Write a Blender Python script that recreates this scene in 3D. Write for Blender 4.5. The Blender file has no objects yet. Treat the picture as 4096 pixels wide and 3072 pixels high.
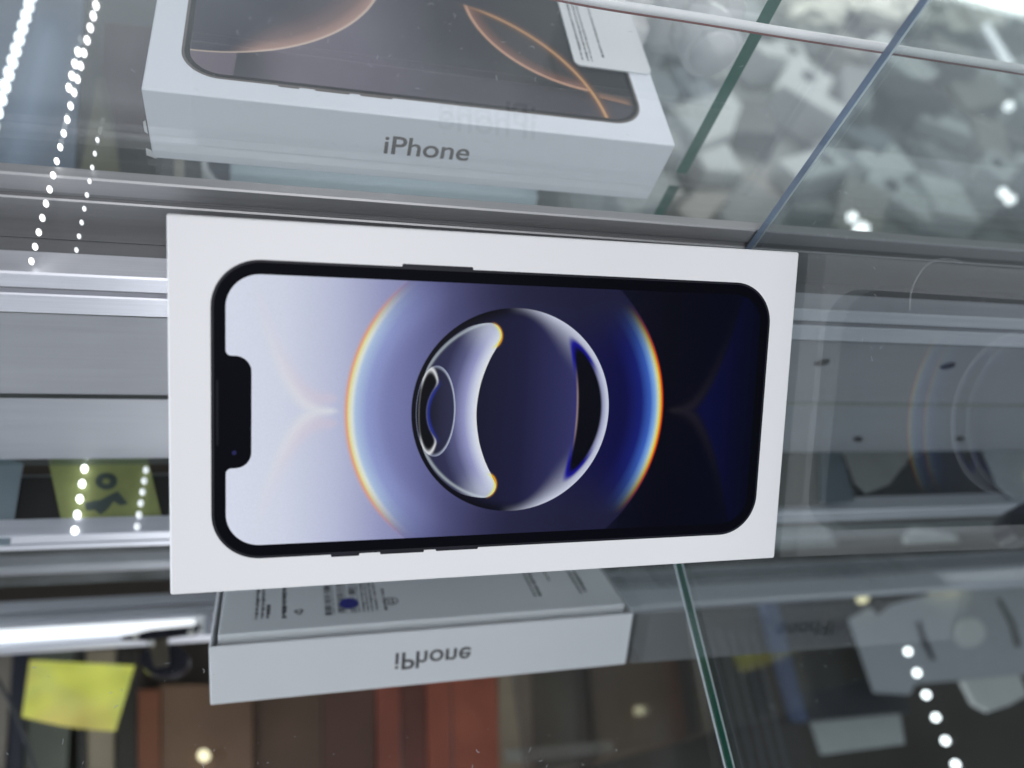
import bpy, bmesh, math, random
import numpy as np
from mathutils import Matrix, Vector

S = 0.001                                   # all lengths below are millimetres
scene = bpy.context.scene
COL = scene.collection
rng = random.Random(7)

# ------------------------------------------------------------------ camera
# world: x along the counter, y into the cabinet, z up; mirror floor at z = 0
M = np.array([[0.96332296, 0.01542261, 0.26790114],
              [-0.13158735, -0.84292628, 0.52168961],
              [0.23386673, -0.53780798, -0.80998082]])      # camera (right, down, forward) -> world
CAM = np.array([0.0, 0.0, 257.411])
FPX = 3155.66
cam_d = bpy.data.cameras.new('camera')
cam = bpy.data.objects.new('camera', cam_d)
COL.objects.link(cam)
R = M @ np.diag([1, -1, -1])
mw = Matrix.Identity(4)
for i in range(3):
    for j in range(3):
        mw[i][j] = R[i, j]
    mw[i][3] = CAM[i] * S
cam.matrix_world = mw
cam_d.sensor_width = 36.0
cam_d.lens = FPX / 4096 * 36.0
cam_d.clip_start = 0.01
cam_d.clip_end = 50
cam_d.dof.use_dof = True
cam_d.dof.focus_distance = 0.216
cam_d.dof.aperture_fstop = 8.0
scene.camera = cam

# ------------------------------------------------------------------ world, lamps, exposure
world = bpy.data.worlds.new('World')
scene.world = world
world.use_nodes = True
bg = world.node_tree.nodes['Background']
bg.inputs[0].default_value = (0.86, 0.92, 1.0, 1)
bg.inputs[1].default_value = 0.47


def area(name, loc, target, sx, sy, watts, color):
    l = bpy.data.lights.new(name, 'AREA')
    l.shape = 'RECTANGLE'
    l.size = sx * S
    l.size_y = sy * S
    l.energy = watts
    l.color = color
    o = bpy.data.objects.new(name, l)
    COL.objects.link(o)
    o.location = Vector(loc) * S
    d = (Vector(target) - Vector(loc)).normalized()
    o.rotation_euler = d.to_track_quat('-Z', 'Y').to_euler()
    return o


area('ceiling_panel_lamp', (25, -330, 660), (110, 90, 70), 215, 380, 2.5, (0.985, 0.98, 1.0))
area('overhead_fill', (150, 193, 620), (120, 200, 0), 280, 70, 2.5, (0.92, 0.95, 1.0))  # unseen fill, added to brighten the box back and the upper box
area('heap_fill', (1100, 1700, 500), (1050, 1350, -600), 900, 500, 13.0, (0.97, 1.0, 0.96))  # unseen fill, added to brighten the heap
area('side_fill', (-450, 40, 60), (-60, 140, 75), 180, 120, 1.0, (0.85, 0.92, 1.0))  # unseen low fill, added to brighten the left rails
area('under_shelf_fill', (40, 200, 60), (40, 300, -35), 150, 10, 0.05, (0.85, 0.95, 1.0))  # hidden fill, added to light the pale box below the shelf

scene.view_settings.view_transform = 'Standard'
scene.view_settings.look = 'None'
scene.view_settings.exposure = 0.0
scene.view_settings.gamma = 1.0
scene.view_settings.use_curve_mapping = False
scene.render.engine = 'CYCLES'
scene.cycles.max_bounces = 8
scene.cycles.diffuse_bounces = 3
scene.cycles.transparent_max_bounces = 16
scene.cycles.glossy_bounces = 5
scene.cycles.caustics_reflective = True
scene.cycles.sample_clamp_indirect = 6.0


# ------------------------------------------------------------------ helpers: pixels of the photograph -> points
def ray(px, py):
    return M @ np.array([(px - 2048) / FPX, (py - 1536) / FPX, 1.0])


def on_z(px, py, z):
    v = ray(px, py)
    return CAM + v * (z - CAM[2]) / v[2]


def on_y(px, py, y):
    v = ray(px, py)
    return CAM + v * (y - CAM[1]) / v[1]


def via_mirror(px, py, h):                  # point at height h whose mirror image is seen at the pixel
    p = on_z(px, py, -h)
    return np.array([p[0], p[1], h])


# ------------------------------------------------------------------ helpers: colours and node expressions
def lin(c):
    return tuple((x / 255 / 12.92) if x / 255 <= 0.04045 else ((x / 255 + 0.055) / 1.055) ** 2.4 for x in c)


def ink(r, g, b, k=1.22):                   # printed colour as seen under the lamps -> reflectance
    return tuple(min(0.86, x * k) for x in lin((r, g, b)))


class N:
    nt = None

    def __init__(s, sock):
        s.s = sock

    @staticmethod
    def put(inp, v):
        if isinstance(v, N):
            N.nt.links.new(v.s, inp)
        else:
            inp.default_value = v

    @staticmethod
    def m(op, *a, clamp=False):
        n = N.nt.nodes.new('ShaderNodeMath')
        n.operation = op
        n.use_clamp = clamp
        for i, v in enumerate(a):
            N.put(n.inputs[i], v)
        return N(n.outputs[0])

    def __add__(s, o): return N.m('ADD', s, o)
    __radd__ = __add__
    def __sub__(s, o): return N.m('SUBTRACT', s, o)
    def __rsub__(s, o): return N.m('SUBTRACT', o, s)
    def __mul__(s, o): return N.m('MULTIPLY', s, o)
    __rmul__ = __mul__
    def __truediv__(s, o): return N.m('DIVIDE', s, o)
    def __neg__(s): return N.m('MULTIPLY', s, -1.0)


def nabs(a): return N.m('ABSOLUTE', a)
def nmin(a, b): return N.m('MINIMUM', a, b)
def nmax(a, b): return N.m('MAXIMUM', a, b)
def nsmax(a, b, k): return N.m('SMOOTH_MAX', a, b, k)
def nlen(a, b): return N.m('SQRT', a * a + b * b)
def gauss(a, w):
    t = a * (1.0 / w)
    return N.m('EXPONENT', -(t * t))


def sstep(a, b, x):
    n = N.nt.nodes.new('ShaderNodeMapRange')
    n.interpolation_type = 'SMOOTHSTEP'
    rev = a > b
    n.inputs[1].default_value = min(a, b)
    n.inputs[2].default_value = max(a, b)
    n.inputs[3].default_value = 1.0 if rev else 0.0
    n.inputs[4].default_value = 0.0 if rev else 1.0
    N.put(n.inputs[0], x)
    return N(n.outputs[0])


def mixc(f, a, b):
    n = N.nt.nodes.new('ShaderNodeMix')
    n.data_type = 'RGBA'
    N.put(n.inputs[0], f)
    for k, v in ((6, a), (7, b)):
        if isinstance(v, N):
            N.nt.links.new(v.s, n.inputs[k])
        else:
            n.inputs[k].default_value = (*v, 1)
    return N(n.outputs[2])


def ramp(x, stops, interp='LINEAR'):        # x already 0..1
    n = N.nt.nodes.new('ShaderNodeValToRGB')
    n.color_ramp.interpolation = interp
    e = n.color_ramp.elements
    while len(e) < len(stops):
        e.new(0.5)
    for el, (p, c) in zip(e, stops):
        el.position = p
        el.color = (*c, 1)
    N.put(n.inputs[0], x)
    return N(n.outputs[0])


def coords():
    t = N.nt.nodes.new('ShaderNodeTexCoord')
    sp = N.nt.nodes.new('ShaderNodeSeparateXYZ')
    N.nt.links.new(t.outputs['Object'], sp.inputs[0])
    return N(sp.outputs[0]) * 1000.0, N(sp.outputs[1]) * 1000.0, N(sp.outputs[2]) * 1000.0


def noise(scale, detail=3.0, vec_scale=None, rough=0.5):
    t = N.nt.nodes.new('ShaderNodeTexCoord')
    n = N.nt.nodes.new('ShaderNodeTexNoise')
    n.inputs['Scale'].default_value = scale
    n.inputs['Detail'].default_value = detail
    n.inputs['Roughness'].default_value = rough
    if vec_scale:
        mp = N.nt.nodes.new('ShaderNodeMapping')
        mp.inputs['Scale'].default_value = vec_scale
        N.nt.links.new(t.outputs['Object'], mp.inputs[0])
        N.nt.links.new(mp.outputs[0], n.inputs['Vector'])
    else:
        N.nt.links.new(t.outputs['Object'], n.inputs['Vector'])
    return N(n.outputs['Fac'])


def new_mat(name):
    m = bpy.data.materials.new(name)
    m.use_nodes = True
    nt = m.node_tree
    N.nt = nt
    return m, nt, nt.nodes['Principled BSDF']


def bump(b, height, strength, dist=0.0002):
    n = N.nt.nodes.new('ShaderNodeBump')
    n.inputs['Strength'].default_value = strength
    n.inputs['Distance'].default_value = dist
    N.put(n.inputs['Height'], height)
    N.nt.links.new(n.outputs[0], b.inputs['Normal'])


def mat_plain(name, rgb, rough=0.5, metal=0.0, var=0.12, scale=60.0, bumps=0.0, coat=0.0, spec=0.5):
    m, nt, b = new_mat(name)
    n = noise(scale, 4)
    c = mixc(n, tuple(x * (1 - var) for x in rgb), tuple(min(1, x * (1 + var)) for x in rgb))
    N.put(b.inputs['Base Color'], c)
    b.inputs['Roughness'].default_value = rough
    b.inputs['Metallic'].default_value = metal
    b.inputs['Coat Weight'].default_value = coat
    b.inputs['Specular IOR Level'].default_value = spec
    if bumps:
        bump(b, n, bumps)
    return m


def mat_emit(name, rgb, strength):
    m, nt, b = new_mat(name)
    n = noise(900, 1)
    b.inputs['Base Color'].default_value = (0.8, 0.8, 0.8, 1)
    N.put(b.inputs['Emission Color'], mixc(n, rgb, tuple(min(1, x * 1.03) for x in rgb)))
    b.inputs['Emission Strength'].default_value = strength
    return m


def mat_card(name, rgb, rough=0.42):
    m, nt, b = new_mat(name)
    fine = noise(1600, 4)
    big = noise(22, 3)
    c = mixc(big, tuple(x * 0.97 for x in rgb), rgb)
    # a few tiny scuffs
    spots = noise(180, 2, rough=0.7)
    c = mixc(sstep(0.755, 0.80, spots) * 0.28, c, tuple(x * 0.55 for x in rgb))
    N.put(b.inputs['Base Color'], c)
    N.put(b.inputs['Roughness'], fine * 0.1 + (rough - 0.05))
    b.inputs['Specular IOR Level'].default_value = 0.35
    bump(b, fine, 0.05, 0.00008)
    return m


def mat_alu(name, base, rough, metal=0.75):
    m, nt, b = new_mat(name)
    st = noise(1.0, 5, (12, 2600, 2600), 0.65)
    st2 = noise(1.0, 3, (30, 600, 600))
    big = noise(14, 3)
    f = st * 0.6 + st2 * 0.4
    N.put(b.inputs['Base Color'], mixc(f * 0.7 + big * 0.3, tuple(x * 0.66 for x in base), tuple(min(1, x * 1.25) for x in base)))
    N.put(b.inputs['Roughness'], f * 0.3 + (rough - 0.15))
    b.inputs['Metallic'].default_value = metal
    bump(b, st, 0.16, 0.00012)
    return m


def mat_glass(name, tint, gain=1.0, smudge=0.05):
    m = bpy.data.materials.new(name)
    m.use_nodes = True
    nt = m.node_tree
    nt.nodes.clear()
    N.nt = nt
    out = nt.nodes.new('ShaderNodeOutputMaterial')
    tr = nt.nodes.new('ShaderNodeBsdfTransparent')
    tr.inputs[0].default_value = (*tint, 1)
    gl = nt.nodes.new('ShaderNodeBsdfGlossy')
    gl.inputs['Roughness'].default_value = 0.0
    gl.inputs['Color'].default_value = (0.97, 0.99, 1.0, 1)
    df = nt.nodes.new('ShaderNodeBsdfDiffuse')
    df.inputs[0].default_value = (0.75, 0.8, 0.8, 1)
    lw = nt.nodes.new('ShaderNodeLayerWeight')
    fac = N.m('POWER', N(lw.outputs['Facing']), 5.0) * 0.96 * gain + 0.042 * gain
    mx = nt.nodes.new('ShaderNodeMixShader')
    N.put(mx.inputs[0], fac)
    nt.links.new(tr.outputs[0], mx.inputs[1])
    nt.links.new(gl.outputs[0], mx.inputs[2])
    sm = noise(26, 4)
    mx2 = nt.nodes.new('ShaderNodeMixShader')
    N.put(mx2.inputs[0], sstep(0.35, 0.8, sm) * smudge + smudge * 0.35)
    nt.links.new(mx.outputs[0], mx2.inputs[1])
    nt.links.new(df.outputs[0], mx2.inputs[2])
    nt.links.new(mx2.outputs[0], out.inputs[0])
    return m


# ------------------------------------------------------------------ helpers: objects
def mesh_obj(name, verts, faces, mat, parent=None, smooth=False, mats=None, fmat=None):
    me = bpy.data.meshes.new(name)
    me.from_pydata([tuple(float(c) * S for c in v) for v in verts], [], faces)
    for mm in (mats or [mat]):
        me.materials.append(mm)
    if fmat:
        for p, k in zip(me.polygons, fmat):
            p.material_index = k
    if smooth:
        for p in me.polygons:
            p.use_smooth = True
    me.update()
    o = bpy.data.objects.new(name, me)
    COL.objects.link(o)
    if parent:
        o.parent = parent
    return o


def bm_obj(name, bm, mat, parent=None, smooth=False):
    bmesh.ops.recalc_face_normals(bm, faces=bm.faces)
    bmesh.ops.scale(bm, vec=(S, S, S), verts=bm.verts)
    me = bpy.data.meshes.new(name)
    bm.to_mesh(me)
    bm.free()
    me.materials.append(mat)
    if smooth:
        for p in me.polygons:
            p.use_smooth = True
    o = bpy.data.objects.new(name, me)
    COL.objects.link(o)
    if parent:
        o.parent = parent
    return o


def tag(o, label=None, cat=None, group=None, kind=None):
    if label: o['label'] = label
    if cat: o['category'] = cat
    if group: o['group'] = group
    if kind: o['kind'] = kind
    return o


def empty(name, loc=(0, 0, 0), rot=None):
    o = bpy.data.objects.new(name, None)
    COL.objects.link(o)
    if rot is not None:
        mt = Matrix.Identity(4)
        for i in range(3):
            for j in range(3):
                mt[i][j] = rot[i][j]
            mt[i][3] = loc[i] * S
        o.matrix_world = mt
    else:
        o.location = Vector(loc) * S
    o.empty_display_size = 0.01
    return o


def box_bm(x0, x1, y0, y1, z0, z1, bev=0.0, seg=2):
    bm = bmesh.new()
    bmesh.ops.create_cube(bm, size=1)
    for v in bm.verts:
        v.co = ((x0 + x1) / 2 + v.co.x * (x1 - x0), (y0 + y1) / 2 + v.co.y * (y1 - y0), (z0 + z1) / 2 + v.co.z * (z1 - z0))
    if bev:
        bmesh.ops.bevel(bm, geom=bm.edges[:], offset=bev, segments=seg, affect='EDGES', profile=0.5)
    return bm


def box(name, x0, x1, y0, y1, z0, z1, mat, parent=None, bev=0.3, seg=2):
    return bm_obj(name, box_bm(x0, x1, y0, y1, z0, z1, bev, seg), mat, parent)


def extrude_x(name, prof, x0, x1, mat, parent=None):      # profile in (y, z)
    n = len(prof)
    v = [(x0, y, z) for y, z in prof] + [(x1, y, z) for y, z in prof]
    f = [list(range(n))[::-1], list(range(n, 2 * n))] + [[i, (i + 1) % n, n + (i + 1) % n, n + i] for i in range(n)]
    return mesh_obj(name, v, f, mat, parent)


def plate(name, pts, thick, mat, parent=None, up=True, bow=0.0):        # outline of 3-D points, given thickness along z
    n = len(pts)
    d = thick if up else -thick
    v = [tuple(p) for p in pts] + [(p[0], p[1], p[2] + d) for p in pts]
    f = [list(range(n))[::-1], list(range(n, 2 * n))] + [[i, (i + 1) % n, n + (i + 1) % n, n + i] for i in range(n)]
    o = mesh_obj(name, v, f, mat, parent)
    bm = bmesh.new()
    bm.from_mesh(o.data)
    bmesh.ops.recalc_face_normals(bm, faces=bm.faces)
    bm.to_mesh(o.data)
    bm.free()
    return o


def rrect(x0, x1, y0, y1, r, seg=14):
    pts = []
    for cx, cy, a in ((x1 - r, y1 - r, 0), (x0 + r, y1 - r, 90), (x0 + r, y0 + r, 180), (x1 - r, y0 + r, 270)):
        for i in range(seg + 1):
            t = math.radians(a + 90 * i / seg)
            pts.append((cx + r * math.cos(t), cy + r * math.sin(t)))
    return pts


def sheet(name, pts, z, mat, parent):       # flat print: one polygon at height z in the parent's xy plane
    return mesh_obj(name, [(p[0], p[1], z) for p in pts], [list(range(len(pts)))], mat, parent)


def quads(name, rects, mat, parent, place):  # many small printed rectangles as one print; place maps (a, b) to 3-D
    v, f = [], []
    for a0, a1, b0, b1 in rects:
        k = len(v)
        v += [place(a0, b0), place(a1, b0), place(a1, b1), place(a0, b1)]
        f.append([k, k + 1, k + 2, k + 3])
    o = mesh_obj(name, v, f, mat, parent)
    if len(rects) > 1:
        o['kind'] = 'stuff'
    return o


def text_mesh(name, body, width, mat, parent, place, bold=0.012):
    cu = bpy.data.curves.new(name, 'FONT')
    cu.body = body
    cu.size = 1.0
    cu.offset = bold
    cu.resolution_u = 6
    o = bpy.data.objects.new(name, cu)
    COL.objects.link(o)
    dg = bpy.context.evaluated_depsgraph_get()
    me = bpy.data.meshes.new_from_object(o.evaluated_get(dg))
    COL.objects.unlink(o)
    bpy.data.objects.remove(o)
    xs = [v.co.x for v in me.vertices]
    ys = [v.co.y for v in me.vertices]
    k = width / (max(xs) - min(xs))
    x0 = min(xs)
    for v in me.vertices:
        p = place((v.co.x - x0) * k, v.co.y * k)
        v.co = Vector(p) * S
    me.materials.clear()
    me.materials.append(mat)
    o = bpy.data.objects.new(name, me)
    COL.objects.link(o)
    o.parent = parent
    return o


# ------------------------------------------------------------------ materials
m_card = mat_card('white_card_board', (0.80, 0.80, 0.815))
m_card_cool = mat_card('cool_white_card_board', (0.85, 0.885, 0.94))
m_tray = mat_card('grey_white_tray_board', (0.80, 0.82, 0.83))
m_label = mat_card('label_paper', (0.78, 0.80, 0.81))
m_alu = mat_alu('brushed_aluminium', (0.74, 0.75, 0.81), 0.45)
m_alu_mid = mat_alu('dulled_aluminium', (0.44, 0.445, 0.455), 0.5)
m_alu_wall = mat_alu('grey_aluminium_sheet', (0.36, 0.37, 0.395), 0.5, 0.55)
m_alu_dark = mat_alu('dull_aluminium', (0.27, 0.275, 0.285), 0.5, 0.6)
m_matte_black = mat_plain('matte_black', (0.012, 0.013, 0.015), 0.6)
m_black = mat_plain('black_phone_print', ink(5, 6, 13), 0.5, var=0.1, spec=0.03)
m_edge_print = mat_plain('dark_grey_frame_print', ink(30, 31, 38), 0.4, var=0.3, scale=200, spec=0.1)
m_text = mat_plain('grey_lettering', (0.075, 0.075, 0.078), 0.35)
m_text_b = mat_plain('bronze_grey_lettering', (0.11, 0.10, 0.095), 0.3, 0.3)
m_print = mat_plain('label_ink', (0.045, 0.05, 0.06), 0.6, var=0.3, scale=400)
m_blue = mat_plain('blue_sticker_paper', (0.015, 0.015, 0.24), 0.45, var=0.2, scale=300)
m_under_shade = mat_plain('shaded_under_board', (0.028, 0.027, 0.026), 0.6, var=0.5, scale=12)  # dark tone stands for the shade under the channel bed
m_brown = mat_plain('dark_brown_board', (0.050, 0.038, 0.028), 0.6, var=0.45, scale=9)
m_white_plastic = mat_plain('white_plastic', (0.90, 0.90, 0.89), 0.25, var=0.03)
m_led = mat_emit('white_led', (0.92, 0.96, 1.0), 22.0)
m_led_soft = mat_emit('soft_white_led', (0.95, 0.98, 1.0), 4.0)
m_led_reflection = mat_emit('led_reflection_glow', (0.97, 0.99, 0.97), 1.7)
m_led_far = mat_emit('far_white_led', (0.86, 0.94, 1.0), 3.0)
m_led_faint = mat_emit('faint_white_led', (0.92, 0.96, 1.0), 0.7)
m_led_dim = mat_emit('dim_white_led', (0.92, 0.96, 1.0), 2.2)
m_led_warm = mat_emit('warm_lamp', (1.0, 0.86, 0.42), 1.2)
m_ribbon = mat_glass('clear_strip_resin', (0.97, 0.98, 0.98), 0.6, 0.1)
m_glass = mat_glass('clear_glass', (0.978, 0.986, 0.988), 1.8, 0.055)
m_pane = mat_glass('side_pane_glass', (0.81, 0.84, 0.84), 1.3, 0.012)
m_edge = mat_plain('green_glass_edge', (0.012, 0.115, 0.075), 0.12, var=0.35, scale=40)
m_edge_blue = mat_plain('lit_glass_edge', (0.30, 0.37, 0.52), 0.25, 0.2, var=0.6, scale=50)
m_edge_clear = mat_glass('clear_glass_edge', (0.72, 0.80, 0.78), 1.0, 0.1)
m_arris_glint = mat_plain('arris_glint', (0.75, 0.82, 0.86), 0.15, 0.3, var=0.2)  # pale colour paints the light caught along the chamfered arris


def make_mirror():
    m, nt, b = new_mat('mirror')
    n = noise(40, 4)
    N.put(b.inputs['Base Color'], mixc(n, (0.91, 0.935, 0.945), (0.93, 0.95, 0.96)))
    b.inputs['Metallic'].default_value = 1.0
    b.inputs['Roughness'].default_value = 0.0
    return m


m_mirror = make_mirror()


def screen_blue():
    m, nt, b = new_mat('blue_orb_print')
    p, y, _ = coords()
    q = -y
    grain = noise(2600, 2)
    cx, cy = 0.45, 0.35
    dx, dy = p - cx, q - cy
    r = nlen(dx, dy)
    # ground outside the large ring
    t = N.m('MULTIPLY_ADD', p, 1 / 144, 0.5, clamp=True)      # -72..72 -> 0..1
    out = ramp(t, [(0.00, ink(206, 209, 219)), (0.11, ink(197, 200, 212)), (0.19, ink(176, 179, 200)), (0.27, ink(140, 142, 176)),
                   (0.36, ink(104, 104, 142)), (0.62, ink(26, 26, 52)), (0.72, ink(7, 8, 24)), (0.80, ink(3, 4, 16)), (1.0, ink(4, 6, 24))])
    ay = nabs(dy)
    # soft forked flares on the axis, left pale and right deep blue
    for s, x0 in ((-1, -43.5), (1, 44.0)):
        d = (p - x0) * float(s)
        h = N.m('POWER', nmax(d - 4.0, 0.0), 2.0) * 0.115
        on = sstep(-1.0, 2.0, d)
        fade = sstep(22.0, 4.0, d)
        line = gauss((ay - h) / (d * 0.20 + 0.55), 1.0) * on * fade
        if s < 0:
            out = mixc(line * 0.55, out, ink(233, 226, 214))
            line2 = gauss((ay - h - 3.0) / (d * 0.25 + 0.8), 1.0) * on * fade
            out = mixc(line2 * 0.25, out, ink(226, 186, 186))
        else:
            out = mixc(line * 0.35, out, ink(44, 40, 48))
            inner = sstep(0.0, 5.0, h - ay) * sstep(5.0, 10.0, d) * sstep(28.0, 9.0, d)
            out = mixc(inner * 0.5, out, ink(11, 13, 66))
    # inside the ring
    RB = 42.3
    e = RB - r                                              # depth inside the ring
    base = ramp(N.m('MULTIPLY_ADD', p, 1 / 84, 0.5, clamp=True),
                [(0.0, ink(138, 144, 188)), (0.14, ink(110, 114, 158)), (0.30, ink(78, 78, 118)), (0.50, ink(44, 44, 80)),
                 (0.70, ink(22, 22, 58)), (0.86, ink(13, 13, 60)), (1.0, ink(12, 12, 56))])
    corner = sstep(12.0, 30.0, ay) * sstep(-26.0, 4.0, p)
    base = mixc(corner * 0.75, base, ink(30, 30, 50))
    lf = sstep(-6.0, -34.0, p)
    rim_l = ramp(N.m('MULTIPLY', e, 1 / 14.0, clamp=True),
                 [(0.0, ink(214, 130, 104)), (0.05, ink(236, 214, 140)), (0.11, ink(214, 222, 205)), (0.17, ink(164, 184, 208)),
                  (0.36, ink(136, 146, 190)), (0.70, ink(114, 118, 162)), (1.0, ink(102, 105, 148))])
    fl = sstep(34.0, 16.0, ay) * sstep(14.0, 7.0, e)
    inside = mixc(lf * fl * 0.92, base, rim_l)
    rt = sstep(16.0, 36.0, p)
    rim_r = ramp(N.m('MULTIPLY', e, 1 / 13.0, clamp=True),
                 [(0.0, ink(120, 26, 14)), (0.035, ink(214, 84, 22)), (0.075, ink(242, 190, 60)), (0.12, ink(196, 206, 170)), (0.19, ink(122, 164, 216)),
                  (0.30, ink(56, 90, 172)), (0.50, ink(22, 30, 104)), (0.85, ink(13, 13, 62)), (1.0, ink(12, 12, 58))])
    fr = sstep(29.0, 9.0, ay)
    inside = mixc(rt * fr * 0.93, inside, rim_r)
    c = mixc(sstep(-0.28, 0.28, e), out, inside)
    # thin warm line carries on along the ring
    c = mixc(gauss(e - 0.1, 0.5) * sstep(-20, -32, p) * sstep(34.0, 20.0, ay) * 0.55, c, ink(216, 150, 110))
    # ---- the orb
    ox, oy = p - 0.45, q - 0.45
    ro = nlen(ox, oy)
    RO = 26.3
    eo = RO - ro
    orb = ramp(N.m('MULTIPLY_ADD', p, 1 / 52, 0.5, clamp=True),
               [(0.0, ink(12, 13, 26)), (0.3, ink(20, 20, 40)), (0.55, ink(27, 27, 56)), (0.8, ink(46, 46, 88)), (1.0, ink(66, 66, 116))])
    orb = mixc(sstep(3.5, 0.0, eo) * sstep(6.0, -6.0, p), orb, ink(6, 7, 16))
    cosr = ox / nmax(ro, 1.0)
    rim = sstep(-0.12, 0.42, cosr)
    wid = sstep(0.0, 0.75, cosr) * 6.5 + 2.2
    glow = N.m('POWER', N.m('SUBTRACT', 1.0, eo / wid, clamp=True), 2.0)
    orb = mixc(rim * glow * 0.9, orb, ink(202, 205, 232))
    # right dark lens inside the orb
    dl = nsmax(nlen(p - 2.2, q - 0.3) - 23.0, 70.2 - nlen(p + 52.7, q - 0.5), 4.0)
    orb = mixc(sstep(0.9, -0.1, dl) * (sstep(8.0, 14.0, nabs(q - 0.4)) * 0.75 + 0.25), orb, ink(24, 20, 132))
    orb = mixc(sstep(0.1, -0.9, dl), orb, ink(3, 4, 14))
    edge_l = gauss(nlen(p + 52.7, q - 0.5) - 70.6, 0.28) * sstep(12.0, 3.0, nabs(q))
    orb = mixc(edge_l * 0.5, orb, ink(176, 150, 140))
    tips = nmin(nlen(p + 6.75, q + 18.65), nlen(p + 6.8, q - 19.7)) - 3.25
    orb = mixc(gauss(tips - 0.05, 0.30) * sstep(-6.5, -4.2, p), orb, ink(226, 150, 30))
    c = mixc(sstep(-0.12, 0.12, eo), c, orb)
    g = grain * 0.16 + 0.92
    vm = nt.nodes.new('ShaderNodeVectorMath')
    vm.operation = 'SCALE'
    nt.links.new(c.s, vm.inputs[0])
    N.put(vm.inputs['Scale'], g)
    nt.links.new(vm.outputs[0], b.inputs['Base Color'])
    b.inputs['Roughness'].default_value = 0.38
    b.inputs['Specular IOR Level'].default_value = 0.05
    return m


def circle3(a, b, c):
    ax, ay, bx, by, cx, cy = *a, *b, *c
    d = 2 * (ax * (by - cy) + bx * (cy - ay) + cx * (ay - by))
    ux = ((ax * ax + ay * ay) * (by - cy) + (bx * bx + by * by) * (cy - ay) + (cx * cx + cy * cy) * (ay - by)) / d
    uy = ((ax * ax + ay * ay) * (cx - bx) + (bx * bx + by * by) * (ax - cx) + (cx * cx + cy * cy) * (bx - ax)) / d
    return ux, uy, math.hypot(ax - ux, ay - uy)


def screen_bronze():
    m, nt, b = new_mat('bronze_petal_print')
    x, y, _ = coords()                        # millimetres from the near left corner of the box top
    c = ramp(N.m('MULTIPLY_ADD', x, 1 / 150, -0.06, clamp=True),
             [(0.0, ink(108, 98, 108)), (0.18, ink(104, 95, 106)), (0.34, ink(98, 92, 104)), (0.52, ink(50, 48, 56)), (0.75, ink(26, 26, 32)), (1.0, ink(24, 25, 30))])
    band = sstep(4.0, -2.0, y - (x * -0.10 + 32.0))
    c = mixc(band * sstep(30, 60, x) * 0.22, c, ink(104, 96, 110))
    # large petal at the left: peach rim with dark inside
    ax, ay, ar = circle3((66.5, 57.6), (36.5, 25.0), (6.0, 19.6))
    dA = nlen(x - ax, y - ay) - ar
    inA = sstep(0.4, -0.4, dA)
    petal = ramp(N.m('MULTIPLY', dA, -1 / 24.0, clamp=True),
                 [(0.0, ink(206, 180, 170)), (0.05, ink(168, 134, 122)), (0.22, ink(116, 94, 92)), (0.5, ink(74, 66, 74)), (1.0, ink(50, 50, 60))])
    petal = mixc(sstep(33.0, 22.0, x - (y - 25.0) * 0.45), petal, ink(54, 54, 66))
    petal = mixc(gauss(dA + 0.25, 0.35) * 0.85, petal, ink(230, 196, 176))
    c = mixc(inA, c, petal)
    sh = sstep(0.0, 0.8, x - (y * 0.06 + 22.6)) * sstep(62.0, 26.0, x) * (1.0 - inA)
    c = mixc(sh * sstep(25, 22, y) * sstep(44, 24, x), c, ink(58, 57, 66))
    # slender leaf at the right
    lx, ly, lr = circle3((98.5, 60.0), (112.0, 35.0), (137.0, 23.4))
    ux, uy, ur = circle3((97.0, 63.0), (127.2, 42.0), (140.6, 9.0))
    dl = nlen(x - lx, y - ly) - lr
    du = nlen(x - ux, y - uy) - ur
    leaf = nmax(dl, du)
    c = mixc(sstep(0.3, -0.3, leaf), c, ink(46, 40, 42))
    c = mixc(sstep(6.0, 0.0, nabs(dl)) * sstep(0.2, -0.4, leaf) * 0.55, c, ink(150, 100, 82))
    c = mixc(gauss(dl, 0.55) * sstep(0.6, -0.6, du), c, ink(206, 160, 130))
    c = mixc(gauss(du, 1.6) * sstep(64, 58, y) * sstep(90, 100, x) * 0.55, c, ink(150, 92, 50))
    c = mixc(gauss(du, 0.5) * sstep(64, 58, y) * sstep(90, 100, x) * 0.85, c, ink(212, 166, 112))
    # short streak
    ds = y - (x * -0.19 + 46.5)
    st = sstep(0.0, 0.4, ds) * sstep(4.6, 0.0, ds) * sstep(139.0, 141.0, x) * sstep(152.5, 149.0, x)
    c = mixc(st * 0.85, c, ink(150, 110, 84))
    nt.links.new(c.s, b.inputs['Base Color'])
    b.inputs['Roughness'].default_value = 0.4
    b.inputs['Specular IOR Level'].default_value = 0.1
    return m


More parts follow.
